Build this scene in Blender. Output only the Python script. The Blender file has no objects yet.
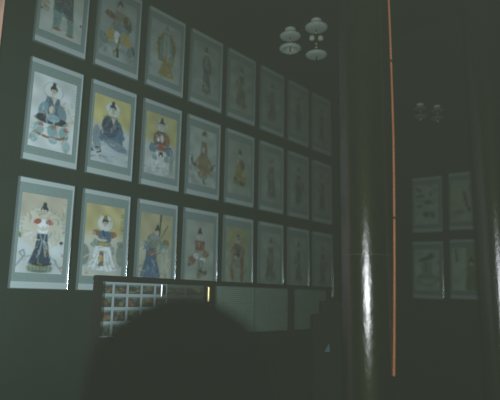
import bpy, bmesh, math, random
import numpy as np
from mathutils import Vector, Matrix

random.seed(7)
scene = bpy.context.scene
COL = scene.collection
ZF = 1.2                      # eye height above the floor

# ------------------------------------------------------------------ camera
F_PX, YAW, PIT, ROL = 527.881, .713, .184, .018
CAM = Vector((2.824, 0.0, ZF))
cy, sy, cp, sp = math.cos(YAW), math.sin(YAW), math.cos(PIT), math.sin(PIT)
FW = Vector((-sy*cp, cy*cp, sp)); R0 = Vector((cy, sy, 0)); U0 = R0.cross(FW)
RT = R0*math.cos(ROL) + U0*math.sin(ROL); UP = U0*math.cos(ROL) - R0*math.sin(ROL)
cd = bpy.data.cameras.new('camera'); co = bpy.data.objects.new('camera', cd); COL.objects.link(co)
M = Matrix((RT, UP, -FW)).transposed().to_4x4(); M.translation = CAM
co.matrix_world = M
cd.sensor_width = 36; cd.sensor_fit = 'HORIZONTAL'; cd.lens = F_PX/500*36; cd.clip_start = .02
cd.dof.use_dof = True; cd.dof.focus_distance = 3.0; cd.dof.aperture_fstop = 1.2
scene.camera = co

def ray(x, y): return FW + RT*((x-250)/F_PX) - UP*((y-200)/F_PX)
def onx(x, y, c): d = ray(x, y); return CAM + d*((c-CAM.x)/d.x)
def ony(x, y, c): d = ray(x, y); return CAM + d*((c-CAM.y)/d.y)
def at(x, y, d): return CAM + ray(x, y)*d

# ------------------------------------------------------------------ materials
def mat(name, color, rough=.6, spec=.3, metal=0., noise=None, bump=None, coat=0., attr=None, spots=None):
    m = bpy.data.materials.new(name); m.use_nodes = True
    nt = m.node_tree; b = nt.nodes['Principled BSDF']
    b.inputs['Base Color'].default_value = (*color, 1); b.inputs['Roughness'].default_value = rough
    b.inputs['Specular IOR Level'].default_value = spec; b.inputs['Metallic'].default_value = metal
    b.inputs['Coat Weight'].default_value = coat; b.inputs['Coat Roughness'].default_value = .12
    tc = nt.nodes.new('ShaderNodeTexCoord')
    if attr:
        a = nt.nodes.new('ShaderNodeAttribute'); a.attribute_name = attr
        nt.links.new(a.outputs['Color'], b.inputs['Base Color'])
    if noise:
        sc, c2, stretch = noise
        mp = nt.nodes.new('ShaderNodeMapping'); mp.inputs['Scale'].default_value = stretch
        n = nt.nodes.new('ShaderNodeTexNoise'); n.inputs['Scale'].default_value = sc; n.inputs['Detail'].default_value = 4
        r = nt.nodes.new('ShaderNodeValToRGB'); r.color_ramp.elements[0].position = .35; r.color_ramp.elements[1].position = .65
        r.color_ramp.elements[0].color = (*color, 1); r.color_ramp.elements[1].color = (*c2, 1)
        nt.links.new(tc.outputs['Object'], mp.inputs[0]); nt.links.new(mp.outputs[0], n.inputs['Vector'])
        nt.links.new(n.outputs['Fac'], r.inputs[0]); nt.links.new(r.outputs[0], b.inputs['Base Color'])
    if bump:
        sc, st, stretch = bump
        mp = nt.nodes.new('ShaderNodeMapping'); mp.inputs['Scale'].default_value = stretch
        n = nt.nodes.new('ShaderNodeTexNoise'); n.inputs['Scale'].default_value = sc; n.inputs['Detail'].default_value = 5
        bp = nt.nodes.new('ShaderNodeBump'); bp.inputs['Strength'].default_value = st; bp.inputs['Distance'].default_value = .01
        nt.links.new(tc.outputs['Object'], mp.inputs[0]); nt.links.new(mp.outputs[0], n.inputs['Vector'])
        nt.links.new(n.outputs['Fac'], bp.inputs['Height']); nt.links.new(bp.outputs[0], b.inputs['Normal'])
    return m

def lacquer_material():
    m = bpy.data.materials.new('dark lacquered column'); m.use_nodes = True
    nt = m.node_tree; nt.nodes.remove(nt.nodes['Principled BSDF'])
    d = nt.nodes.new('ShaderNodeBsdfDiffuse'); g = nt.nodes.new('ShaderNodeBsdfGlossy'); mx = nt.nodes.new('ShaderNodeMixShader'); fr = nt.nodes.new('ShaderNodeFresnel')
    g.distribution = 'BECKMANN'; g.inputs['Roughness'].default_value = .283; g.inputs['Color'].default_value = (.96, .82, 1, 1); fr.inputs['IOR'].default_value = 1.85
    g.inputs['Anisotropy'].default_value = .12; tg = nt.nodes.new('ShaderNodeTangent'); tg.axis = 'Z'; nt.links.new(tg.outputs[0], g.inputs['Tangent']); g.inputs['Rotation'].default_value = .25
    tc = nt.nodes.new('ShaderNodeTexCoord'); mp = nt.nodes.new('ShaderNodeMapping'); mp.inputs['Scale'].default_value = (3, 3, .8)
    n = nt.nodes.new('ShaderNodeTexNoise'); n.inputs['Scale'].default_value = 30; n.inputs['Detail'].default_value = 5
    bp = nt.nodes.new('ShaderNodeBump'); bp.inputs['Strength'].default_value = .13; bp.inputs['Distance'].default_value = .01
    r = nt.nodes.new('ShaderNodeValToRGB'); r.color_ramp.elements[0].position = .35; r.color_ramp.elements[1].position = .65
    r.color_ramp.elements[0].color = (.006, .0055, .003, 1); r.color_ramp.elements[1].color = (.014, .013, .0045, 1)
    L = nt.links.new
    L(tc.outputs['Object'], mp.inputs[0]); L(mp.outputs[0], n.inputs['Vector']); L(n.outputs['Fac'], bp.inputs['Height']); L(n.outputs['Fac'], r.inputs[0])
    L(bp.outputs[0], g.inputs['Normal']); L(bp.outputs[0], d.inputs['Normal']); L(r.outputs[0], d.inputs['Color'])
    g2 = nt.nodes.new('ShaderNodeBsdfGlossy'); g2.distribution = 'BECKMANN'; g2.inputs['Roughness'].default_value = .5; g2.inputs['Color'].default_value = (.34, .29, .07, 1)
    m2 = nt.nodes.new('ShaderNodeMixShader'); m2.inputs[0].default_value = .028; L(d.outputs[0], m2.inputs[1]); L(g2.outputs[0], m2.inputs[2])
    L(fr.outputs[0], mx.inputs[0]); L(m2.outputs[0], mx.inputs[1]); L(g.outputs[0], mx.inputs[2]); L(mx.outputs[0], nt.nodes['Material Output'].inputs[0])
    return m

def net_material():
    m = mat('pale woven net', (.2, .25, .22), .8, .1)
    nt = m.node_tree; b = nt.nodes['Principled BSDF']
    tc = nt.nodes.new('ShaderNodeTexCoord')
    br = nt.nodes.new('ShaderNodeTexBrick'); br.offset = 0
    br.inputs['Scale'].default_value = 1
    br.inputs['Brick Width'].default_value = .016; br.inputs['Row Height'].default_value = .014
    br.inputs['Mortar Size'].default_value = .003; br.inputs['Mortar Smooth'].default_value = .6
    br.inputs['Color1'].default_value = (.19, .27, .23, 1); br.inputs['Color2'].default_value = (.24, .32, .27, 1)
    br.inputs['Mortar'].default_value = (.085, .125, .105, 1)
    sx = nt.nodes.new('ShaderNodeSeparateXYZ'); cx = nt.nodes.new('ShaderNodeCombineXYZ')
    nt.links.new(tc.outputs['Object'], sx.inputs[0])
    nt.links.new(sx.outputs['Y'], cx.inputs['X']); nt.links.new(sx.outputs['Z'], cx.inputs['Y'])
    nt.links.new(cx.outputs[0], br.inputs['Vector']); nt.links.new(br.outputs['Color'], b.inputs['Base Color'])
    return m

MT = dict(
    wall=mat('dark green plaster', (.009, .019, .0135), .9, .05, noise=(3, (.007, .015, .0105), (1, 1, 1))),
    backwall=mat('dark back plaster', (.02, .022, .019), .9, .05),
    ceil=mat('dark ceiling boards', (.010, .010, .009), .9, .05),
    floor=mat('dark floor tiles', (.014, .014, .013), .6, .1),
    post=mat('grey brown timber', (.85, .47, .37), .7, .1, noise=(9, (.63, .39, .30), (6, 6, 1))),
    silk=mat('grey blue silk mounting', (.155, .215, .21), .7, .15, noise=(60, (.14, .195, .19), (1, 1, 1))),
    strip=mat('pale silk band', (.31, .37, .375), .6, .2),
    paint=mat('ink and colour on paper', (.6, .6, .55), .7, .15, attr='paint'),
    metal=mat('thin aluminium edging', (.42, .45, .46), .16, .5, metal=1.),
    edge=mat('dull grey edging', (.10, .13, .13), .6, .2),
    lacquer=lacquer_material(),
    orange=mat('orange stained wood', (.66, .20, .085), .55, .3, noise=(11, (.80, .27, .115), (1, 1, .55))),
    band=mat('dark band', (.04, .025, .018), .6, .3),
    wire=mat('thin brass wire', (.25, .22, .12), .4, .5, metal=.6),
    blackwood=mat('black stained wood', (.010, .010, .009), .7, .1),
    black=mat('matte shadow black', (.0012, .0012, .0012), 1., 0.),  # near zero colour for the added shadow shape
    board=mat('off white board', (.26, .31, .32), .7, .15),
    brownboard=mat('brown board', (.085, .092, .080), .7, .15),
    photo=mat('small photo print', (.1, .1, .1), .5, .3, attr='paint'),
    net=net_material(),
    brass=mat('brass fitting', (.85, .62, .3), .42, .5, metal=1.),
    chrome=mat('bright steel fitting', (.8, .85, .86), .36, .5, metal=1.),
    glassw=mat('frosted white lamp glass', (.62, .70, .72), .35, .4),
    glassdim=mat('dimmed lamp glass', (.13, .16, .145), .3, .5),  # weak light on the far pair put into a darker glass colour
    cap=mat('pale metal lamp cap', (.75, .78, .76), .35, .5),
    gold=mat('gold bead', (.75, .62, .28), .3, .5, metal=.7),
    cord=mat('dark lamp cord', (.012, .012, .011), .7, .1),
    blue=mat('blue paper', (.10, .22, .34), .6, .2),
)

# ------------------------------------------------------------------ mesh helpers
def link(name, bm, mats, parent=None, loc=None, smooth=False):
    me = bpy.data.meshes.new(name)
    bmesh.ops.recalc_face_normals(bm, faces=bm.faces[:])
    bm.to_mesh(me); bm.free()
    for m in (mats if isinstance(mats, (list, tuple)) else [mats]): me.materials.append(m)
    if smooth:
        for p in me.polygons: p.use_smooth = len(p.vertices) <= 4
    o = bpy.data.objects.new(name, me); COL.objects.link(o)
    if parent: o.parent = parent
    if loc: o.location = loc
    return o

def box(bm, a, b, mi=0, bev=0.):
    (x0, y0, z0), (x1, y1, z1) = a, b
    vs = [bm.verts.new((x, y, z)) for x in (x0, x1) for y in (y0, y1) for z in (z0, z1)]
    fs = [bm.faces.new([vs[i] for i in f]) for f in ((0, 1, 3, 2), (4, 6, 7, 5), (0, 4, 5, 1), (2, 3, 7, 6), (0, 2, 6, 4), (1, 5, 7, 3))]
    for f in fs: f.material_index = mi
    if bev:
        es = list({e for f in fs for e in f.edges})
        bmesh.ops.bevel(bm, geom=es, offset=bev, segments=2, affect='EDGES')
    return bm

def lathe(bm, prof, n=32, c=(0, 0)):
    rings = []
    for r, z in prof:
        if r < 1e-6: rings.append([bm.verts.new((c[0], c[1], z))])
        else: rings.append([bm.verts.new((c[0]+r*math.cos(2*math.pi*k/n), c[1]+r*math.sin(2*math.pi*k/n), z)) for k in range(n)])
    for a, b in zip(rings, rings[1:]):
        for k in range(n):
            k2 = (k+1) % n
            f = [a[k % len(a)], a[k2 % len(a)], b[k2 % len(b)], b[k % len(b)]]
            f2 = []
            for v in f:
                if v not in f2: f2.append(v)
            if len(f2) > 2: bm.faces.new(f2)
    return bm

def tube(bm, pts, r, n=10):
    pts = [Vector(p) for p in pts]; rings = []
    pts = [pts[0], pts[0].lerp(pts[1], min(.3, r*.4/(pts[1]-pts[0]).length))]+pts[1:-1]+[pts[-1].lerp(pts[-2], min(.3, r*.4/(pts[-1]-pts[-2]).length)), pts[-1]]
    for i, p in enumerate(pts):
        t = (pts[min(i+1, len(pts)-1)] - pts[max(i-1, 0)]).normalized()
        a = t.orthogonal().normalized() if abs(t.z) < .9 else t.cross(Vector((1, 0, 0))).normalized()
        b = t.cross(a)
        rings.append([bm.verts.new(p + r*(a*math.cos(2*math.pi*k/n) + b*math.sin(2*math.pi*k/n))) for k in range(n)])
    for a, b in zip(rings, rings[1:]):
        for k in range(n): bm.faces.new([a[k], a[(k+1) % n], b[(k+1) % n], b[k]])
    bm.faces.new(rings[0]); bm.faces.new(rings[-1][::-1])
    return bm

def tag(o, label, cat, group=None):
    o['label'] = label; o['category'] = cat; o['kind'] = 'thing'
    if group: o['group'] = group
    return o

def empty(name, loc, rz=0., label=None, cat=None, group=None, ry=0.):
    o = bpy.data.objects.new(name, None); COL.objects.link(o)
    o.location = loc; o.rotation_euler = (0, ry, rz)
    if label: tag(o, label, cat, group)
    return o

def struct(name, bm, m):
    o = link(name, bm, m); o['kind'] = 'structure'; return o

# ------------------------------------------------------------------ the setting
YB = 5.5207; H = 4.3; XR = 6.2; YN = -1.8
struct('wall_left', box(bmesh.new(), (-.15, YN, 0), (0, YB+.15, H)), MT['wall'])
struct('wall_back', box(bmesh.new(), (0, YB, 0), (XR, YB+.15, H)), MT['backwall'])
struct('floor', box(bmesh.new(), (-.15, YN, -.1), (XR, YB+.15, 0)), MT['floor'])
struct('ceiling', box(bmesh.new(), (-.15, YN, H), (XR, YB+.15, H+.1)), MT['ceil'])
struct('trim_1', box(bmesh.new(), (0, .94, 0), (.035, 1.125, H), bev=.004), MT['post'])

# ------------------------------------------------------------------ painted sheets
class Canvas:
    """colours of one painted sheet; x in [-.316,.316], y in [0,1] from the bottom"""
    def __init__(s, nx, ny, seed, paper, top=None, topto=.55):
        s.nx, s.ny = nx, ny
        X, Y = np.meshgrid(np.linspace(-.316, .316, nx), np.linspace(0, 1, ny))
        s.X, s.Y = X/1.24, (Y-.47)/1.10+.47; s.aa = .7/ny
        s.rng = np.random.RandomState(seed)
        s.c = np.ones((ny, nx, 3))*np.array(paper)
        if top is not None:
            k = np.clip((Y-topto)/.16+.5, 0, 1)[..., None]
            s.c = s.c*(1-k) + np.array(top)*k
        s.mottle(.09); s.c0 = s.c.copy()
    def mottle(s, amp):
        n = np.zeros_like(s.X)
        for _ in range(10):
            fx, fy = s.rng.uniform(-26, 26, 2); n += np.sin(fx*s.X+fy*s.Y+s.rng.uniform(0, 6.28))
        s.c *= (1+amp*n/3.2)[..., None]
    def _mix(s, d, col, op=1.):
        k = (np.clip(.5-d/(2*s.aa), 0, 1)*op)[..., None]
        s.c = s.c*(1-k) + np.array(col)*k
    def E(s, cx, cy_, rx, ry, col, rot=0., op=1.):
        dx, dy = s.X-cx, s.Y-cy_; a, b = math.cos(rot), math.sin(rot)
        u, v = (dx*a+dy*b)/rx, (-dx*b+dy*a)/ry
        s._mix((np.sqrt(u*u+v*v)-1)*min(rx, ry), col, op); return s
    def P(s, pts, col, op=1.):
        d = np.full(s.X.shape, 1e9); ins = np.zeros(s.X.shape, bool)
        for (x0, y0), (x1, y1) in zip(pts, pts[1:]+pts[:1]):
            ex, ey = x1-x0, y1-y0; t = np.clip(((s.X-x0)*ex+(s.Y-y0)*ey)/(ex*ex+ey*ey+1e-12), 0, 1)
            d = np.minimum(d, np.hypot(s.X-x0-t*ex, s.Y-y0-t*ey))
            if y0 != y1:
                ins ^= ((y0 > s.Y) != (y1 > s.Y)) & (s.X < x0+(s.Y-y0)/(y1-y0)*ex)
        s._mix(np.where(ins, -d, d), col, op); return s
    def S(s, pts, w, col, op=1.):
        d = np.full(s.X.shape, 1e9)
        for (x0, y0), (x1, y1) in zip(pts, pts[1:]):
            ex, ey = x1-x0, y1-y0; t = np.clip(((s.X-x0)*ex+(s.Y-y0)*ey)/(ex*ex+ey*ey+1e-12), 0, 1)
            d = np.minimum(d, np.hypot(s.X-x0-t*ex, s.Y-y0-t*ey))
        s._mix(d-w, col, op); return s
    def detail(s, n):
        base = np.median(s.c.reshape(-1, 3), 0)
        m = np.abs(s.c-s.c0).sum(2) > .09
        ys, xs = np.nonzero(m)
        if not len(ys): return
        for _ in range(n):
            i = s.rng.randint(len(ys)); x, y = s.X[ys[i], xs[i]], s.Y[ys[i], xs[i]]
            l = s.rng.uniform(.012, .05); a = s.rng.choice([1.57, 1.3, 1.85, .3, 2.8])+s.rng.uniform(-.3, .3)
            here = s.c[ys[i], xs[i]]
            col = [here*.45, here*.5, here*1.5+.03, np.array(TEAL), np.array(BROWN), np.array(GOLD), np.array(WHITE)*.8][s.rng.randint(7)]
            dx, dy = l*math.cos(a), l*math.sin(a)
            s.S([(x-dx, y-dy), (x+.3*dy, y+.2*dx), (x+dx, y+dy)], s.rng.uniform(.003, .008), np.clip(col, .02, .6), .6)
    def text(s, x, y0, y1, col, n=9, op=.55):
        x *= .89
        for i in range(n):
            y = y1+(y0-y1)*i/(n-1)
            s.S([(x-.008, y+s.rng.uniform(-.006, .006)), (x+.008, y+s.rng.uniform(-.006, .006))], .005, col, op)
        return s
    def seal(s, x, y, r=.013): return s.E(x*.9, y, r, r*1.1, (.42, .14, .09), op=.85)

PAPER = (.40, .42, .41); WARM = (.42, .41, .37); OCHRE = (.37, .325, .165); TAN = (.34, .31, .24); GREEN = (.24, .29, .25)
INK = (.022, .030, .032); BLUE = (.065, .125, .185); NAVY = (.028, .052, .085); TEAL = (.13, .22, .22); GREY = (.21, .245, .25)
RED = (.27, .085, .06); BROWN = (.19, .115, .07); FLESH = (.45, .40, .33); WHITE = (.55, .57, .56); GOLD = (.33, .265, .08); OLIVE = (.17, .17, .07)

def head(c, x, y, r=.034, hair=INK, halo=None, hr=.10):
    if halo: halo = tuple(v*.93 for v in halo); c.E(x, y, hr*.9, hr*.9, halo, op=.8); c.S([(x+hr*.9*math.cos(a), y+hr*.9*math.sin(a)) for a in np.linspace(0, 6.29, 24)], .004, GREY, .6)
    c.E(x, y+r*.6, r*1.05, r*1.2, hair); c.E(x, y+r*2.0, r*.55, r*.8, hair)
    c.E(x, y-r*.15, r*.78, r*1.0, FLESH); c.E(x, y+r*.85, r*.85, r*.35, hair)
    c.S([(x-.015, y), (x-.006, y)], .003, INK); c.S([(x+.006, y), (x+.015, y)], .003, INK)
    c.S([(x-.006, y-r*.6), (x+.006, y-r*.6)], .003, RED)
def robe(c, x, yt, yb, wt, wb, col, folds=5, fold=None):
    c.P([(x-wt, yt), (x+wt, yt), (x+wt*1.3, (yt+yb)/2), (x+wb, yb+.01), (x+wb*.4, yb-.012), (x-wb*.4, yb), (x-wb, yb+.015), (x-wt*1.3, (yt+yb)/2)], col)
    f = fold or tuple(v*.55 for v in col)
    for i in range(folds):
        t = (i+.5)/folds*2-1
        c.S([(x+t*wt*.6, yt-.05), (x+t*wt*1.1, (yt+yb)/2), (x+t*wb*.9, yb+.02)], .004, f, .7)
def clouds(c, y0, y1, col, n=14, seed=0, spread=.28):
    r = np.random.RandomState(seed)
    for _ in range(n):
        x, y = r.uniform(-spread, spread), r.uniform(y0, y1); q = r.uniform(.03, .065)
        c.E(x, y, q*1.3, q*.7, col, r.uniform(-.4, .4), .75)
        c.S([(x+q*math.cos(a), y+.6*q*math.sin(a)) for a in np.linspace(.2, 3.6, 10)], .004, tuple(v*.6 for v in col), .7)
def lotus(c, x, y, w, col):
    for i in range(-3, 4):
        c.E(x+i*w/3.4, y, w/4.5, .032, col, -i*.18); c.S([(x+i*w/3.4, y-.03), (x+i*w/3.4, y+.028)], .004, tuple(v*.55 for v in col))
    c.E(x, y-.035, w*.85, .016, tuple(v*.6 for v in col))

def art(key, nx, ny):
    r, k = key; sd = r*20+k
    if key == (0, 0):
        c = Canvas(nx, ny, sd, PAPER, TAN, .62)
        c.E(0, .56, .25, .24, (.43, .41, .33), op=.7)
        for a in np.linspace(-.25, 3.39, 17):
            c.S([(0, .56), (.17*math.cos(a), .56+.17*math.sin(a)), (.235*math.cos(a+.12), .57+.235*math.sin(a+.12))], .008, FLESH, .7)
            c.E(.235*math.cos(a+.12), .57+.235*math.sin(a+.12), .015, .015, GREY, op=.6)
        head(c, 0, .76, .04, INK, (.46, .44, .36), .085)
        robe(c, 0, .52, .14, .055, .13, NAVY)
        c.P([(-.075, .67), (.075, .67), (.05, .5), (-.05, .5)], WHITE)
        c.E(-.065, .64, .045, .032, RED, .5); c.E(.065, .64, .045, .032, RED, -.5)
        c.S([(-.09, .6), (-.03, .55), (.03, .55), (.09, .6)], .012, FLESH); c.E(0, .56, .02, .03, FLESH)
        c.S([(-.03, .5), (0, .42), (-.02, .26)], .008, GREY); c.S([(.03, .5), (.02, .4), (.05, .24)], .008, GREY)
        lotus(c, 0, .10, .13, (.17, .22, .17)); c.E(0, .145, .11, .02, INK)
        c.S([(-.1, .24), (-.19, .22), (-.23, .27), (-.19, .3), (-.17, .25), (-.24, .14), (-.29, .07)], .009, GREY)
        c.S([(.1, .24), (.16, .2), (.2, .13), (.26, .06)], .009, GREY)
        c.E(-.25, .47, .022, .04, OLIVE, .5); c.E(.22, .41, .022, .02, INK)
        c.seal(.27, .26); c.seal(.265, .12, .016); c.text(.27, .5, .88, GREY, 14); c.text(.245, .6, .88, GREY, 10)
    elif key == (0, 1):
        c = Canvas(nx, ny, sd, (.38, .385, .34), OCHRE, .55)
        clouds(c, .28, .5, (.20, .235, .20), 12, 3)
        c.E(-.25, .3, .07, .13, (.13, .16, .14), op=.8); c.E(.24, .33, .07, .15, (.13, .16, .14), op=.8)
        head(c, 0, .72, .038, INK, WHITE, .115)
        robe(c, -.01, .42, .12, .1, .2, WHITE, 6, GREY)
        c.P([(-.05, .36), (0, .36), (.01, .17), (-.06, .17)], BROWN); c.E(-.03, .27, .035, .04, GOLD)
        c.P([(-.09, .62), (.1, .62), (.09, .44), (-.08, .44)], BLUE); c.S([(-.02, .62), (.01, .53), (.0, .45)], .012, NAVY)
        c.E(-.11, .59, .045, .04, BROWN); c.E(.12, .58, .045, .045, BROWN); c.E(0, .455, .085, .018, GOLD)
        c.S([(-.13, .55), (-.06, .5), (.02, .5)], .016, FLESH); c.S([(.15, .54), (.09, .47)], .016, FLESH)
        c.E(.0, .79, .03, .022, OLIVE); c.seal(-.22, .08); c.text(.27, .62, .86, INK, 10); c.text(.245, .66, .86, INK, 8)
    elif key == (0, 2):
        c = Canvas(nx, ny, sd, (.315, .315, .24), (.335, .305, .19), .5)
        c.P([(.1, .48), (.2, .48), (.23, .02), (.08, .02)], (.36, .37, .31), .8); c.E(.15, .55, .06, .055, OLIVE); c.E(.15, .5, .05, .03, GREY)
        c.S([(.06, .98), (.045, .66), (.0, .5)], .012, INK); c.S([(.17, .8), (.08, .62)], .012, OLIVE)
        robe(c, -.07, .55, .06, .07, .16, BLUE); c.P([(-.15, .2), (-.2, .06), (.02, .04), (.03, .22)], (.085, .13, .19))
        c.E(-.05, .57, .1, .1, (.17, .18, .15)); c.E(-.02, .62, .07, .06, GREY, .4); head(c, .01, .70, .035, INK)
        c.S([(-.12, .56), (-.2, .5), (-.13, .46)], .022, TEAL); c.S([(.05, .58), (.09, .5), (.06, .42)], .02, TEAL)
        c.E(-.05, .4, .09, .03, BROWN); c.seal(-.26, .2); c.seal(-.27, .14)
    elif key == (0, 3):
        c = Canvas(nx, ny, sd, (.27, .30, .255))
        head(c, -.01, .74, .04, INK, (.33, .35, .28), .095)
        c.P([(-.1, .65), (.09, .65), (.06, .48), (-.08, .48)], (.18, .075, .055)); c.P([(-.09, .5), (.08, .5), (.12, .36), (-.14, .34)], (.24, .25, .2))
        c.E(-.14, .35, .06, .07, BROWN, .4); c.E(.11, .46, .06, .05, BROWN, -.4); c.E(-.06, .42, .05, .04, WHITE); c.E(.04, .37, .06, .03, WHITE)
        c.P([(-.03, .36), (.07, .36), (.03, .08), (-.04, .08)], (.16, .17, .13)); c.S([(.01, .2), (.11, .16), (.12, .19)], .018, INK); c.E(-.18, .28, .03, .03, INK)
        c.text(-.27, .5, .85, GREY, 10)
    elif key == (0, 4):
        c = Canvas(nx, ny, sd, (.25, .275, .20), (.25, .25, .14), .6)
        head(c, 0, .74, .036, INK); c.P([(-.08, .68), (.09, .68), (.13, .46), (-.13, .46)], (.12, .1, .075))
        c.E(-.1, .56, .05, .07, BROWN, .3); c.E(.11, .56, .05, .07, BROWN, -.3); c.P([(-.08, .46), (.08, .46), (.06, .2), (-.05, .2)], (.19, .22, .2))
        c.S([(-.09, .44), (-.13, .28), (-.11, .12)], .03, BROWN); c.S([(.09, .44), (.1, .28), (.09, .1)], .035, (.17, .08, .06)); c.E(0, .5, .06, .03, INK)
    elif key == (1, 0):
        c = Canvas(nx, ny, sd, (.45, .465, .455))
        c.E(-.18, .78, .05, .04, WARM, op=.5); c.E(.1, .5, .14, .2, (.42, .41, .35), op=.5)
        head(c, -.015, .78, .04, INK, (.52, .54, .53), .125)
        robe(c, -.015, .7, .42, .075, .17, BLUE); c.E(-.12, .53, .05, .1, (.16, .24, .27), -.3); c.E(.1, .53, .05, .1, (.14, .2, .22), .3)
        c.P([(-.035, .7), (.03, .7), (0, .6)], FLESH); c.E(-.02, .54, .035, .05, FLESH)
        c.E(-.015, .405, .19, .05, NAVY); c.E(-.13, .42, .06, .045, INK); c.E(.11, .41, .06, .04, INK); c.E(0, .44, .08, .05, (.2, .28, .32))
        for x in (-.15, 0, .14): c.E(x, .28, .055, .085, (.20, .30, .30)); c.E(x+.02, .33, .03, .03, RED, op=.8)
        c.S([(-.2, .22), (-.05, .19), (.1, .2), (.17, .24)], .015, BROWN); c.E(-.2, .16, .05, .06, (.26, .34, .34)); c.E(.18, .12, .05, .07, (.26, .34, .34)); c.E(.02, .16, .05, .04, (.24, .32, .32))
        c.text(.265, .6, .87, GREY, 9); c.text(.235, .66, .86, GREY, 7)
    elif key == (1, 1):
        c = Canvas(nx, ny, sd, (.38, .41, .41), (.43, .38, .17), .55)
        clouds(c, .06, .36, (.30, .345, .36), 16, 5)
        c.E(-.19, .36, .06, .17, (.17, .22, .25), .1)
        head(c, .0, .79, .042, INK, (.50, .52, .48), .115)
        robe(c, .0, .69, .34, .07, .17, BLUE); c.P([(-.08, .68), (.05, .68), (.1, .52), (-.1, .5)], NAVY); c.E(-.1, .58, .035, .11, NAVY, -.2); c.E(.1, .56, .03, .1, NAVY, .3)
        c.S([(-.1, .54), (-.15, .42)], .012, RED); c.S([(.11, .6), (.14, .44)], .01, (.3, .2, .16)); c.P([(-.02, .68), (.05, .68), (.02, .58)], FLESH); c.E(.03, .55, .025, .04, FLESH)
        c.P([(-.15, .43), (.15, .43), (.17, .33), (-.14, .33)], (.08, .13, .18)); c.E(.03, .325, .12, .016, (.17, .2, .12))
        c.E(.02, .2, .16, .09, (.36, .40, .42), op=.7); c.E(.02, .44, .17, .085, (.075, .13, .18)); c.E(-.02, .5, .1, .1, NAVY, op=.7); c.E(.08, .3, .16, .06, (.15, .20, .24), -.3); c.S([(.1, .62), (.15, .5), (.12, .42)], .02, BLUE); c.S([(-.2, .22), (-.15, .24), (-.13, .18), (-.18, .16)], .009, INK); c.S([(-.25, .2), (-.24, .17)], .01, INK); c.seal(-.27, .3, .011)
        c.text(.27, .5, .85, OLIVE, 10)
    elif key == (1, 2):
        c = Canvas(nx, ny, sd, (.35, .38, .36), (.36, .33, .16), .52)
        head(c, 0, .8, .04, INK, (.45, .47, .42), .11)
        c.P([(-.07, .7), (.08, .7), (.12, .5), (-.12, .5)], (.10, .07, .065)); c.E(-.09, .6, .04, .09, BROWN, -.2); c.E(.1, .6, .04, .09, BROWN, .2); c.E(.01, .6, .03, .06, FLESH); c.E(-.05, .57, .02, .03, WHITE)
        c.P([(-.17, .5), (.17, .5), (.2, .38), (.05, .42), (-.19, .4)], BLUE); c.E(0, .47, .085, .05, RED); c.E(-.13, .43, .06, .06, (.1, .16, .2)); c.E(.14, .42, .06, .06, (.1, .16, .2))
        c.E(0, .28, .14, .11, WHITE, op=.8); c.E(.0, .35, .04, .05, INK); c.E(-.1, .3, .04, .05, GREY); c.E(.1, .3, .04, .06, GREY); c.S([(.0, .33), (.02, .2), (-.01, .12)], .022, (.46, .48, .47))
        for x in (-.11, .11): c.S([(x, .24), (x, .12)], .03, (.44, .46, .45))
        c.E(.18, .25, .03, .14, TEAL, op=.7); c.seal(-.27, .14, .012); c.S([(-.27, .22), (-.27, .1)], .008, INK, .7)
    elif key == (1, 3):
        c = Canvas(nx, ny, sd, (.29, .33, .29))
        c.E(.02, .88, .07, .06, OLIVE, op=.6); head(c, .01, .84, .035, INK, (.33, .36, .27), .07)
        robe(c, .01, .76, .36, .05, .13, (.17, .135, .085)); c.P([(-.09, .5), (.13, .5), (.2, .36), (.06, .14), (-.06, .16), (-.17, .34)], (.19, .16, .09))
        c.S([(-.22, .48), (-.2, .37), (-.1, .34)], .022, INK, .8); c.S([(.22, .42), (.16, .33)], .02, INK, .8); c.E(0, .62, .03, .05, FLESH, op=.6); c.E(.02, .3, .07, .1, BROWN, op=.6); c.E(-.2, .16, .07, .04, GREY, op=.7); c.S([(.0, .16), (.04, .08)], .014, INK)
        clouds(c, .08, .28, (.22, .26, .24), 8, 8)
    elif key == (1, 4):
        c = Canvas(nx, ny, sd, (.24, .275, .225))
        head(c, 0, .72, .04, INK); robe(c, 0, .66, .2, .07, .15, OLIVE); c.E(-.05, .5, .06, .1, GOLD, op=.7); c.E(.05, .36, .09, .1, (.22, .2, .06), op=.8); c.E(.07, .55, .04, .08, (.1, .09, .05)); c.S([(-.1, .3), (.08, .22)], .02, INK)
        for x in np.linspace(-.28, .28, 9): c.S([(x, .95), (x, .8)], .003, GREY, .5)
    elif key == (2, 0):
        c = Canvas(nx, ny, sd, (.36, .38, .35))
        for i in range(9): c.S([(-.3+.12*i*.6, .98-.02*i), (.05+.1*i*.6, .8-.03*i)], .006, (.24, .27, .26), .5)
        head(c, 0, .93, .035); robe(c, .01, .84, .34, .09, .12, (.10, .125, .14)); c.P([(-.1, .66), (.12, .64), (.14, .3), (.04, .33), (-.05, .36), (-.1, .5)], (.055, .085, .10)); c.E(.0, .72, .125, .075, (.30, .35, .31), -.2); c.E(0, .83, .1, .04, TEAL)
        c.P([(-.1, .38), (.0, .36), (-.02, .16), (-.1, .14)], (.15, .24, .23)); c.P([(.06, .32), (.14, .32), (.15, .12), (.07, .12)], (.13, .21, .20)); c.E(-.05, .13, .05, .02, BROWN); c.E(.11, .1, .05, .02, BROWN); c.E(.03, .2, .05, .07, (.33, .34, .31), op=.7)
        c.E(-.21, .42, .06, .06, (.28, .25, .19), op=.8); c.E(-.25, .33, .02, .02, BROWN); c.E(.24, .3, .018, .018, BROWN); c.E(-.19, .36, .04, .05, (.24, .21, .15), op=.7)
    elif key == (2, 1):
        c = Canvas(nx, ny, sd, (.27, .30, .285))
        clouds(c, .08, .32, (.2, .235, .235), 14, 9)
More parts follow.
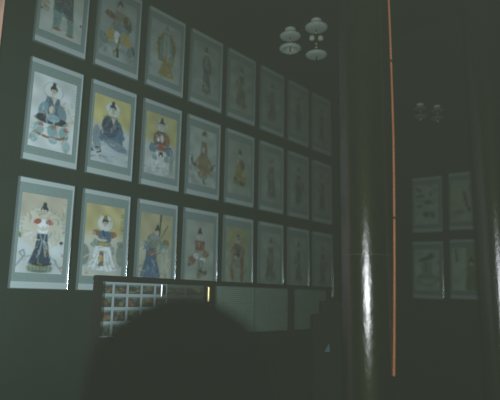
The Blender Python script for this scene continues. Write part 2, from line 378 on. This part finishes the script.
        head(c, .01, .86, .035, INK, (.25, .29, .24), .07); c.P([(-.06, .78), (.09, .78), (.1, .55), (-.09, .55)], (.2, .19, .15)); c.E(-.13, .68, .08, .05, (.16, .08, .06), -.3); c.E(.13, .64, .06, .12, (.11, .08, .06), .2)
        c.P([(-.1, .55), (.15, .55), (.16, .44), (-.12, .46)], (.12, .2, .23)); c.P([(-.15, .46), (-.02, .48), (-.03, .3), (-.17, .28)], GOLD); c.P([(.05, .5), (.16, .48), (.2, .32), (.08, .3)], GOLD)
        c.E(-.02, .38, .045, .09, WHITE); c.S([(.03, .4), (.0, .22), (-.05, .14)], .016, OLIVE); c.S([(.0, .2), (.01, .1)], .018, INK); c.E(-.2, .3, .06, .09, (.14, .18, .17), .4); c.E(.2, .25, .05, .1, (.14, .18, .17), -.4); c.S([(.22, .3), (.26, .2)], .014, INK)
    elif key == (2, 2):
        c = Canvas(nx, ny, sd, (.275, .305, .28))
        c.P([(-.06, .8), (.09, .8), (.16, .55), (.15, .3), (-.12, .32), (-.15, .58)], (.2, .165, .055)); c.E(-.1, .58, .05, .14, (.17, .13, .05)); c.E(.12, .6, .05, .15, (.17, .13, .05))
        head(c, .01, .84, .034, (.14, .17, .15)); c.P([(-.04, .78), (.06, .78), (.07, .4), (-.05, .4)], (.26, .31, .29)); c.S([(0, .7), (.02, .4)], .008, TEAL)
        robe(c, .02, .42, .1, .06, .14, (.27, .21, .07)); c.S([(-.07, .66), (-.08, .36)], .02, TEAL); c.S([(.09, .66), (.1, .36)], .018, TEAL)
        for x, y in ((-.25, .3), (-.24, .2), (.22, .3), (.24, .55), (-.22, .6)): c.E(x, y, .013, .013, BROWN, op=.7)
    elif key == (2, 3):
        c = Canvas(nx, ny, sd, (.225, .265, .235))
        head(c, 0, .82, .03, INK); c.S([(0, .9), (0, .84)], .02, INK); robe(c, .01, .76, .1, .045, .09, (.085, .115, .125)); c.E(-.05, .6, .03, .15, (.1, .14, .15)); c.E(.07, .56, .035, .15, (.09, .11, .11)); c.E(0, .63, .02, .04, FLESH, op=.7); c.E(.02, .08, .06, .03, (.24, .19, .12))
        for x in (-.22, -.24, .2): c.E(x, .3, .012, .016, BROWN, op=.6)
    elif r < 3:
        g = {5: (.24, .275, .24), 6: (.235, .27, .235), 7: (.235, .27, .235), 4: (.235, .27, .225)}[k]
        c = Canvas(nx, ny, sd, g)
        q = np.random.RandomState(sd+3); dk = tuple(v*.5 for v in g)
        head(c, 0, .76, .036, (.06, .07, .06)); robe(c, 0, .7, .14, .05+.02*q.rand(), .08+.06*q.rand(), dk); c.E(.05*q.randn(), .5, .07, .12, tuple(v*.62 for v in g), q.rand()); c.E(0, .12, .11, .03, tuple(v*.7 for v in g)); c.E(-.08, .45, .04, .08, (.13, .12, .06), .3, .7)
    elif key == (4, 0):
        c = Canvas(nx, ny, sd, (.31, .37, .31))
        for x, y, rx, ry, a in ((-.17, .85, .09, .035, -.7), (-.12, .7, .09, .035, .1), (.09, .74, .03, .06, 0), (.04, .55, .08, .055, 0), (-.14, .46, .07, .03, .2), (-.01, .27, .07, .06, -.5), (.13, .25, .04, .08, .4), (.09, .93, .03, .02, 0)): c.E(x, y, rx, ry, (.06, .065, .06), a, .9)
        c.S([(-.2, .6), (.2, .5)], .008, (.13, .15, .12)); c.E(.04, .56, .03, .03, RED, op=.5)
    elif key == (4, 1):
        c = Canvas(nx, ny, sd, (.31, .335, .25))
        c.S([(.0, .68), (.04, .45), (.1, .28)], .032, (.07, .075, .06)); c.S([(.0, .55), (.06, .65)], .02, BROWN, .7); c.E(-.1, .25, .1, .06, (.14, .16, .13), op=.8); c.E(.18, .75, .1, .14, (.2, .185, .1), op=.6)
    elif key == (3, 0):
        c = Canvas(nx, ny, sd, (.33, .39, .32))
        c.E(.0, .75, .17, .05, (.07, .08, .06), .3); c.E(.08, .82, .06, .05, (.06, .07, .055)); c.E(-.1, .7, .06, .03, (.06, .07, .055)); c.P([(-.1, .68), (.1, .68), (.12, .3), (-.13, .3)], (.24, .28, .25)); c.S([(-.02, .64), (-.02, .44)], .02, (.13, .14, .08))
        c.S([(.2*math.cos(a), .28+.12*math.sin(a)) for a in np.linspace(0, 6.3, 20)], .012, (.11, .14, .1)); c.S([(-.16, .34), (.16, .34)], .012, (.11, .14, .1)); c.E(.25, .3, .035, .07, (.24, .13, .06), op=.8); c.E(.25, .65, .04, .06, OLIVE, op=.7)
    else:
        c = Canvas(nx, ny, sd, (.36, .40, .34))
        c.P([(.02, .98), (.316, .98), (.316, .02), (.02, .02)], (.165, .155, .085), .8); head(c, .11, .62, .05, INK); robe(c, .14, .56, .06, .1, .15, (.12, .13, .065)); c.E(.05, .5, .05, .05, BROWN, op=.7); c.S([(-.18, .9), (-.16, .66)], .022, (.13, .11, .05)); c.E(.2, .52, .05, .06, GOLD, op=.5)
    if r < 5: c.detail(70 if (r < 3 and k < 5) else 24)
    c.mottle(.05)
    return np.clip(c.c**1.12*np.array((1.06, 1.13, 1.19)), .003, 1)

def colour_grid(name, arr, w, h, m, parent, y=0.):
    """a flat sheet facing local -Y, centred on x, bottom edge at z=0"""
    ny, nx, _ = arr.shape
    xs = np.linspace(-w/2, w/2, nx); zs = np.linspace(0, h, ny)
    V = [(float(x), y, float(z)) for z in zs for x in xs]
    Fc = [(j*nx+i, j*nx+i+1, (j+1)*nx+i+1, (j+1)*nx+i) for j in range(ny-1) for i in range(nx-1)]
    me = bpy.data.meshes.new(name); me.from_pydata(V, [], Fc)
    at_ = me.color_attributes.new('paint', 'FLOAT_COLOR', 'POINT')
    rgba = np.concatenate([arr, np.ones((ny, nx, 1))], 2).astype(np.float32).ravel()
    at_.data.foreach_set('color', rgba)
    me.materials.append(m); me.update()
    o = bpy.data.objects.new(name, me); COL.objects.link(o); o.parent = parent
    return o

def painting(key, base, rz, w, h, label, group, ry=0., res=(60, 100)):
    t = empty('framed_painting', base, rz, label, 'painting', group, ry)
    th = .016
    # silk mounting: grey field, pale bands at head and foot and down the right edge
    bm = bmesh.new()
    box(bm, (-w/2, -th, 0), (w/2, 0, h), 0)
    e = .0012
    box(bm, (-w/2, -th-e, 0), (w/2, -th, .060*h), 1); box(bm, (-w/2, -th-e, h*.955), (w/2, -th, h), 1)
    box(bm, (w/2-.035*w, -th-e, .06*h), (w/2, -th, h*.955), 1)
    link('mounting', bm, [MT['silk'], MT['strip']], t)
    iw, ih = w*.815, h*.722
    s = colour_grid('painted_sheet', art(key, *res), iw, ih, MT['paint'], t, 0)
    s.location = (-.028*w, -th-.0015, h*.138)
    r = .0036
    bm = bmesh.new()
    for x in (-w/2, w/2): box(bm, (x-.002, -th-.003, -.001), (x+.002, 0, h+.001))
    for z in (0, h): box(bm, (-w/2, -th-.003, z-.002), (w/2, 0, z+.002))
    link('frame', bm, MT['edge'], t)
    link('edge_strip', tube(bmesh.new(), [(w/2, -th-.003, 0), (w/2, -th-.003, h)], r, 12), MT['metal'], t, smooth=True)['label'] = 'shiny metal edge strip'
    return t

YS = [1.314, 1.715, 2.124, 2.533, 2.95, 3.374, 3.783, 4.179]
WS = [.335, .339, .339, .342, .339, .324, .314, .327]
ZB = [.031, .738, 1.445]; SH = [.606, .605, .592]
LAB = {
 (2, 0): 'painting of a standing figure in slate robe and pale sash, leftmost in top row',
 (2, 1): 'painting of a brown and gold robed figure above grey clouds, second in top row',
 (2, 2): 'painting of a standing figure in ochre cloak and yellow skirt, top row',
 (2, 3): 'painting of a slim standing figure in long blue grey robe, top row',
 (2, 4): 'dim greenish painting of a slim dark figure, fifth in the top row from the left',
 (2, 5): 'very dim painting sixth in the top row, left of the hanging lanterns',
 (2, 6): 'nearly black painting, second from right in the top row of the left wall',
 (2, 7): 'nearly black painting at the far right end of the top row of the left wall',
 (1, 0): 'pale painting of a seated blue robed figure with white halo, middle row',
 (1, 1): 'yellow topped painting of a dark blue robed figure over pale clouds',
 (1, 2): 'yellow topped painting of a haloed figure riding a white elephant, third in the middle row',
 (1, 3): 'grey green painting of a seated figure in tapering brown robe, fourth in the middle row',
 (1, 4): 'dim green painting of an olive and gold robed figure, fifth in the middle row',
 (1, 5): 'very dim green painting, sixth in the middle row from the left',
 (1, 6): 'almost black painting, second from the right end of the left wall middle row',
 (1, 7): 'almost black painting at the far right end of the left wall middle row',
 (0, 0): 'painting of a many armed figure in navy skirt on a green lotus, lower left',
 (0, 1): 'painting of a figure in blue vest and white trousers behind the screen corner',
 (0, 2): 'ochre painting of a leaning blue robed figure beside a pale pillar, bottom row',
 (0, 3): 'grey green painting of a figure in a dark red vest, fourth in the bottom row',
 (0, 4): 'dim olive painting of a brown armoured standing figure, fifth in the bottom row',
 (0, 5): 'dim green painting of a narrow dark figure, sixth in the bottom row from the left',
 (0, 6): 'almost black painting, second from the right end of the left wall bottom row',
 (0, 7): 'almost black painting at the far right end of the left wall bottom row',
}
RES = [(64, 108), (60, 100), (56, 92), (50, 80), (44, 70), (32, 50), (30, 46), (30, 46)]
GROUPS = ['paintings in the bottom row of the left wall', 'paintings in the middle row of the left wall', 'paintings in the top row of the left wall']
for r in range(3):
    for k in range(8):
        painting((r, k), (0.001, YS[k]+WS[k]/2, ZF+ZB[r]), math.pi/2, WS[k], SH[r], LAB[(r, k)], GROUPS[r], res=RES[k])

RO = -.0348
RL = {(4, 0): 'dim painting of scattered dark birds, upper left of four on the back wall',
      (4, 1): 'dim painting with one dark slanting stroke, upper right of four on the back wall',
      (3, 0): 'dim painting of a dark crest above a pale ring shape, lower left of four',
      (3, 1): 'half pale, half olive painting with a robed figure, lower right of four'}
for (r, k), lb in RL.items():
    rr = r-3; w, h = .3292, .600
    t = k*.4015 + w/2 - rr*.7017*math.sin(RO)
    # base point is the bottom centre, the whole set hangs slightly askew
    bx = .4105 + t + (h/2)*math.sin(RO); bz = ZF + .0296 + rr*.7017 + h/2 - h/2*math.cos(RO)
    painting((r, k), (bx, YB-.001, bz), 0, w, h, lb, 'four paintings on the back wall', ry=-RO, res=(44, 72))

# ------------------------------------------------------------------ display case along the left wall
CX = .25
y0c, y1c = onx(96, 300, CX).y, 4.115
zt, zr, zb = ZF+.112, ZF+.080, ZF-.243
case = empty('display_screen', (0, y0c, 0), 0, 'long dark free standing screen with netted panels below the left wall paintings', 'display screen')
def cpart(name, bm, m, parent=case, smooth=False):
    o = link(name, bm, m, parent, smooth=smooth); o.matrix_parent_inverse = Matrix.Identity(4)
    o.location = -Vector((0, y0c, 0)); return o
cpart('top_rail', box(bmesh.new(), (.205, y0c, zr), (CX+.012, y1c, zt), bev=.004), MT['blackwood'])
def ypx(x, y=300): return onx(x, y, CX).y
for a, b in ((96, 101.5), (206.5, 214.5), (289.5, 293.8)):
    cpart('post', box(bmesh.new(), (.21, ypx(a), 0), (CX+.008, ypx(b), zr), bev=.003), MT['blackwood'])
cpart('post', box(bmesh.new(), (.21, ypx(328), 0), (CX+.008, y1c, zr), bev=.003), MT['blackwood'])
cpart('base_panel', box(bmesh.new(), (.21, ypx(101.5), 0), (CX-.004, ypx(328), zb), bev=.002), MT['blackwood'])
for a, b in ((214.5, 254), (254.6, 289.5), (293.8, 328)):
    cpart('net_panel', box(bmesh.new(), (.222, ypx(a), zb), (.230, ypx(b), zr)), MT['net'])
cpart('hinge', tube(bmesh.new(), [(CX-.004, ypx(254.3), zb), (CX-.004, ypx(254.3), zr)], .0028), MT['edge'], smooth=True)
p = onx(209.5, 288, CX+.018)
b_ = cpart('catch', tube(bmesh.new(), [(CX+.012, p.y, ZF-.03), (CX+.012, p.y, ZF+.072)], .012, 16), MT['brass'], smooth=True)
b_['label'] = 'brass catch on the post'
p = onx(162.3, 288, CX+.01)
b_ = cpart('handle', tube(bmesh.new(), [(CX+.006, p.y, ZF+.0), (CX+.006, p.y, ZF+.075)], .007, 16), MT['chrome'], smooth=True)
b_['label'] = 'bright steel handle'

def photo_board(xs, zs, m, gap, label, dim, seed):
    ya, yb = ypx(xs[0]), ypx(xs[-1])
    t = empty('photo_board', (CX-.03, (ya+yb)/2, zs[-1]), math.pi/2, label, 'photo board', 'photo boards set in the display screen')
    W, Hh = yb-ya, zr-.002-zs[-1]
    link('backing', box(bmesh.new(), (-W/2, 0, 0), (W/2, .008, Hh)), m, t)
    rng = np.random.RandomState(seed)
    for i in range(len(xs)-1):
        for j in range(len(zs)-1):
            a, b = ypx(xs[i]), ypx(xs[i+1]); w = (b-a)-gap; h = zs[j]-zs[j+1]-gap*1.0
            n = 12; arr = np.ones((n, n, 3))*np.array((.030, .040, .036))
            Y, X = np.mgrid[0:n, 0:n]/(n-1.)
            for q in range(7):
                cx_, cy_, s_ = rng.uniform(.1, .9), rng.uniform(.05, .8), rng.uniform(.08, .2)
                colr = [(.17, .055, .035), (.10, .13, .075), (.02, .03, .03), (.16, .14, .06), (.07, .1, .1)][rng.randint(5)]
                kk = np.clip(1.4-np.hypot(X-cx_, Y-cy_)/s_, 0, 1)[..., None]; arr = arr*(1-kk*dim)+np.array(colr)*kk*dim
            kk = np.clip((Y-.72-.2*np.abs(X-.5))*6, 0, 1)[..., None]; arr = arr*(1-kk*dim)+np.array((.13, .17, .165))*kk*dim
            o = colour_grid('photo', arr, w, h, MT['photo'], t)
            o.location = ((a+b)/2-(ya+yb)/2, -.002, zs[j+1]-zs[-1]+gap*.5)
rows = [onx(102, y, CX-.03).z for y in (282.2, 294.8, 308.6, 323, 337.5)]
photo_board([101.5, 115.8, 130, 144, 157.5, 169.5], rows, MT['board'], .017, 'white gridded board of small reddish photos at the left end of the screen', 1., 4)
photo_board([169.7, 188, 206.3], rows, MT['brownboard'], .016, 'dark brown photo board just left of the brass catch on the screen', .45, 9)

# ------------------------------------------------------------------ columns, strip, wire
def column(px, py, d, halfpx, label):
    c = at(px, py, d); r = halfpx*d/F_PX
    t = link('round_column', lathe(bmesh.new(), [(0, 0), (r*1.02, 0)]+[(r*(1.02-.03*i/30), H*i/30) for i in range(1, 31)]+[(0, H)], 64), MT['lacquer'], smooth=True)
    t.location = (c.x, c.y, 0)
    tag(t, label, 'column'); return c, r
c1, r1 = column(367, 290, 2.3, 24.5, 'dark lacquered round column with a bright white streak beside the orange strip')
c2, r2 = column(500.5, 290, 2.9, 19, 'dark round column cut off by the right edge of the picture')
# orange strip tied to the right flank of the first column
rt_h = Vector((RT.x, RT.y, 0)).normalized(); fw_h = Vector((FW.x, FW.y, 0)).normalized()
pb = at(394.2, 376, 2.17)
sw = .0044
n = fw_h
def on_plane(x, y): q = ray(x, y); return CAM + q*(((pb-CAM).dot(n))/q.dot(n))
st = empty('wooden_strip', pb, 0, 'thin orange wooden strip hanging upright beside the lacquered column', 'wooden strip')
bow = [(394.0, 376), (394.3, 340), (394.5, 300), (394.5, 260), (394.3, 220), (394.0, 180), (393.5, 140), (392.4, 100), (391.1, 61), (390.0, 30), (388.7, 0), (386.5, -50), (384, -100)]
link('strip', tube(bmesh.new(), [on_plane(*b)-pb for b in bow], sw, 12), MT['orange'], st, smooth=True)
for px_, py in ((391.1, 61), (394.3, 218)):
    a, b = on_plane(px_, py-1.2)-pb, on_plane(px_, py+1.2)-pb
    link('band', tube(bmesh.new(), [a, b], sw*1.3, 12), MT['band'], st)
zw = at(367, 253.5, 2.2).z
pts = []
ang0 = math.atan2(-fw_h.y, -fw_h.x)
for i in range(33):
    a = ang0-1.6+3.2*i/32; rr = r1*1.012+.001
    pts.append((c1.x+rr*math.cos(a), c1.y+rr*math.sin(a), zw))
pq = on_plane(394, 253)
pts.append((pq.x, pq.y, pq.z))
tag(link('tie_wire', tube(bmesh.new(), pts, .0011, 6), MT['wire']), 'thin pale wire tying the orange strip around the dark column', 'wire')

# ------------------------------------------------------------------ hanging lanterns
def oblate(R, hh, z, dip=.0, neck=.25):
    pr = [(R*neck, z+hh*.86)]
    for i in range(15):
        a = math.radians(62-i*124/14); pr.append((R*(.55+.45*math.cos(a)) if False else R*(math.cos(a)**.55), z+hh*math.sin(a)/math.sin(math.radians(62))*.9))
    pr += [(R*neck, z-hh*.86+dip), (0, z-hh*.8+dip)]
    return [(0, z+hh*.86)]+pr
def ribbed(bm, amt, n):
    for v in bm.verts:
        a = math.atan2(v.co.y, v.co.x); k = 1-amt*abs(math.sin(a*n/2)); v.co.x *= k; v.co.y *= k
    return bm
def lantern(px, py, d, s, kind, label, glass='glassw'):
    c = at(px, py, d); u = d/F_PX*s       # u = one picture unit at this distance, z measured down from the cap
    t = empty('hanging_lantern', c, 0, label, 'lantern', 'lanterns hanging from the ceiling')
    def add(name, bm, m, sm=True): return link(name, bm, m, t, smooth=sm)
    k = 1.08
    if kind == 'a':
        add('cap', lathe(bmesh.new(), [(0, 1.2*u), (4.6*u, 1.0*u), (5.6*u, 0), (5.2*u, -1.4*u), (2*u, -2*u), (0, -2*u)]), MT['cap'])
        add('upper_shade', ribbed(lathe(bmesh.new(), oblate(10.6*u, 2.4*u, -7.2*u), 64), .05, 16), MT[glass])
        add('bead', lathe(bmesh.new(), [(0, -10.6*u), (1.2*u, -11.2*u), (1.6*u, -12.2*u), (1*u, -13.4*u), (0, -13.6*u)], 16), MT['gold'])
        bm = bmesh.new()       # open-bottomed shade: arched ring with a dark rod through it
        pr = [(2.2*u, -18.0*u)]+[((6.6+4.4*math.sin(a))*u, (-20.4+2.3*math.cos(a))*u) for a in np.linspace(-.55, 2.7, 16)]+[(6.6*u, -21.6*u), (3.4*u, -19.6*u), (2.2*u, -18.0*u)]
        add('lower_shade', ribbed(lathe(bm, pr, 64), .05, 16), MT[glass])
        add('rod', lathe(bmesh.new(), [(0, 0), (.7*u, 0), (.7*u, -23*u), (0, -23*u)], 12), MT['cord'])
        add('finial', lathe(bmesh.new(), [(0, -22.6*u), (1.1*u, -23.4*u), (1.3*u, -24.6*u), (.5*u, -26.5*u), (0, -27*u)], 16), MT['gold'])
    else:
        add('cap', lathe(bmesh.new(), [(0, 1.2*u), (4.4*u, 1.0*u), (5.4*u, 0), (5.0*u, -1.4*u), (2*u, -2*u), (0, -2*u)]), MT['cap'])
        add('upper_shade', ribbed(lathe(bmesh.new(), oblate(11.6*u, 2.8*u, -7.8*u), 64), .05, 16), MT[glass])
        add('bead', lathe(bmesh.new(), [(0, -12.2*u), (1.1*u, -12.8*u), (1.3*u, -13.6*u), (.9*u, -14.6*u), (0, -14.8*u)], 16), MT['gold'])
        for sx in (-1, 1):
            o = add('bulb', lathe(bmesh.new(), [(0, 2.6*u), (1.6*u, 2.4*u), (2.6*u, 1.4*u), (2.8*u, -.6*u), (2.2*u, -2.2*u), (0, -2.6*u)], 20), MT['cap'])
            o.location = (rt_h.x*sx*4.3*u, rt_h.y*sx*4.3*u, -19.2*u); o['label'] = 'small white glass bulb'
        for z in (-25.5, -29.2):
            add('bead', lathe(bmesh.new(), [(0, (z+1.5)*u), (1.2*u, (z+.9)*u), (1.6*u, z*u), (1.2*u, (z-.9)*u), (0, (z-1.5)*u)], 16), MT['gold'])
        add('lower_shade', ribbed(lathe(bmesh.new(), oblate(10.6*u, 2.4*u, -37.0*u), 64), .05, 16), MT[glass])
        add('rod', lathe(bmesh.new(), [(0, 0), (.7*u, 0), (.7*u, -41*u), (0, -41*u)], 12), MT['cord'])
        add('finial', lathe(bmesh.new(), [(0, -40.6*u), (.9*u, -41.4*u), (1.1*u, -42.4*u), (.4*u, -43.8*u), (0, -44.2*u)], 16), MT['cord'])
    add('cord', tube(bmesh.new(), [(0, 0, .5*u), (0, 0, H-c.z)], .004, 8), MT['cord'])
    return t
lantern(290.3, 29.5, 4.0, 1.0, 'a', 'white two tier lantern, left and lower of the pair hanging near the ceiling')
lantern(316.2, 20.3, 4.0, 1.0, 'b', 'white lantern with small bulbs between its shades, right of the upper pair')
lantern(420.2, 104.6, 4.7, .62, 'a', 'faint dark lantern above the four paintings, left of that dim pair', 'glassdim')
lantern(437.0, 106.4, 4.8, .62, 'a', 'faint dark lantern above the four paintings, right of that dim pair', 'glassdim')

# ------------------------------------------------------------------ black shape added to stand in for the rounded shadow low on the screen
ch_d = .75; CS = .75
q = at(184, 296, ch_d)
shadow_shape = empty('shadow_shape', (q.x, q.y, 0), YAW+.12, 'black rounded out of focus shape standing in for a shadow before the gridded screen', 'shadow_shape')
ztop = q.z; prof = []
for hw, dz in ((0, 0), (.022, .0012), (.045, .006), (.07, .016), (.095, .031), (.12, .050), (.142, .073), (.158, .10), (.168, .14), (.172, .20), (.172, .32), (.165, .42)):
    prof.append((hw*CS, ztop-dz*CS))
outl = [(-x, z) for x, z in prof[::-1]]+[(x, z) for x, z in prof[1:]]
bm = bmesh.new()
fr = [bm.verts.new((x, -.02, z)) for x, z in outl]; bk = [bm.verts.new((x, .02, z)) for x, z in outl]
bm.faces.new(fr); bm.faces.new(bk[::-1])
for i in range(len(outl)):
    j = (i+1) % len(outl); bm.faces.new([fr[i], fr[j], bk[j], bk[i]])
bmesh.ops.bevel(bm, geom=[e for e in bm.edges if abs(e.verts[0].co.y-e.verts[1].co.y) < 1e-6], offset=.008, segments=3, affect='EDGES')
link('shadow_hump', bm, MT['black'], shadow_shape)
link('hump_seat', box(bmesh.new(), (-.22, .0, .42), (.22, .42, .47), bev=.015), MT['black'], shadow_shape)
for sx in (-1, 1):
    link('hump_leg', box(bmesh.new(), (sx*.19-.02, -.02, 0), (sx*.19+.02, .02, .43), bev=.004), MT['black'], shadow_shape)
    link('hump_leg', box(bmesh.new(), (sx*.19-.02, .37, 0), (sx*.19+.02, .41, .43), bev=.004), MT['black'], shadow_shape)
    link('hump_post', tube(bmesh.new(), [(sx*.10, 0, .44), (sx*.10, 0, ztop-.28)], .016), MT['black'], shadow_shape)

# ------------------------------------------------------------------ dark stepped stand with the blue slip beside the column
sd = 3.3
q = at(330, 345, sd)
stand = empty('stand', (q.x, q.y, 0), YAW, 'dark stepped stand in the shadow left of the column, beside the netted panels', 'stand')
def zpx(y, x=330): return at(x, y, sd).z
u = sd/F_PX
link('upper_block', box(bmesh.new(), (-8*u, 0, zpx(315)), (14*u, .12, zpx(301)), bev=.006), MT['blackwood'], stand)
link('lower_block', box(bmesh.new(), (-17*u, 0, 0), (14*u, .14, zpx(315)), bev=.006), MT['blackwood'], stand)
bm = bmesh.new()
cc = [(329.2, 343.2), (329.6, 352), (324.6, 351.6)]
f0 = []
for dd in (0, .004):
    f0.append([bm.verts.new(at(x, y, sd-.012+dd-.012) ) for x, y in cc])
bm.faces.new(f0[0]); bm.faces.new(f0[1][::-1])
for i in range(3): bm.faces.new([f0[0][i], f0[0][(i+1) % 3], f0[1][(i+1) % 3], f0[1][i]])
slip = link('paper_slip', bm, MT['blue'])
tag(slip, 'tiny blue triangular paper slip on the dark stand left of the column', 'paper slip')

# ------------------------------------------------------------------ light: the photographer's flash, an added point lamp, and added haze
fl = bpy.data.lights.new('flash', 'SPOT'); fo = bpy.data.objects.new('flash', fl); COL.objects.link(fo)
fo.location = CAM + Vector((0, 0, .13)) - RT*.85
tgt = onx(20, 215, 0)
fo.rotation_euler = (tgt-fo.location).to_track_quat('-Z', 'Y').to_euler()
fl.energy = 345; fl.color = (.86, 1.0, 1.08); fl.spot_size = math.radians(58); fl.spot_blend = 1.; fl.shadow_soft_size = .018

pl = bpy.data.lights.new('veil_fill', 'POINT'); po = bpy.data.objects.new('veil_fill', pl); COL.objects.link(po)  # bare lamp added behind the lens to light the haze evenly
po.location = CAM - FW*.09 + Vector((0, 0, .085)); pl.energy = 110; pl.color = (.82, 1.0, .88); pl.shadow_soft_size = .02

w = bpy.data.worlds.new('world'); scene.world = w; w.use_nodes = True
nt = w.node_tree; nt.nodes['Background'].inputs[0].default_value = (0, 0, 0, 1); nt.nodes['Background'].inputs[1].default_value = 0
vs = nt.nodes.new('ShaderNodeVolumeScatter')  # thin haze added to lift the blacks across the view
vs.inputs['Color'].default_value = (.94, .93, .80, 1); vs.inputs['Density'].default_value = .0073; vs.inputs['Anisotropy'].default_value = 0
nt.links.new(vs.outputs[0], nt.nodes['World Output'].inputs['Volume'])

vw = scene.view_settings
scene.display_settings.display_device = 'sRGB'
vw.view_transform = 'Standard'; vw.look = 'None'; vw.exposure = 0; vw.gamma = 1; vw.use_curve_mapping = False
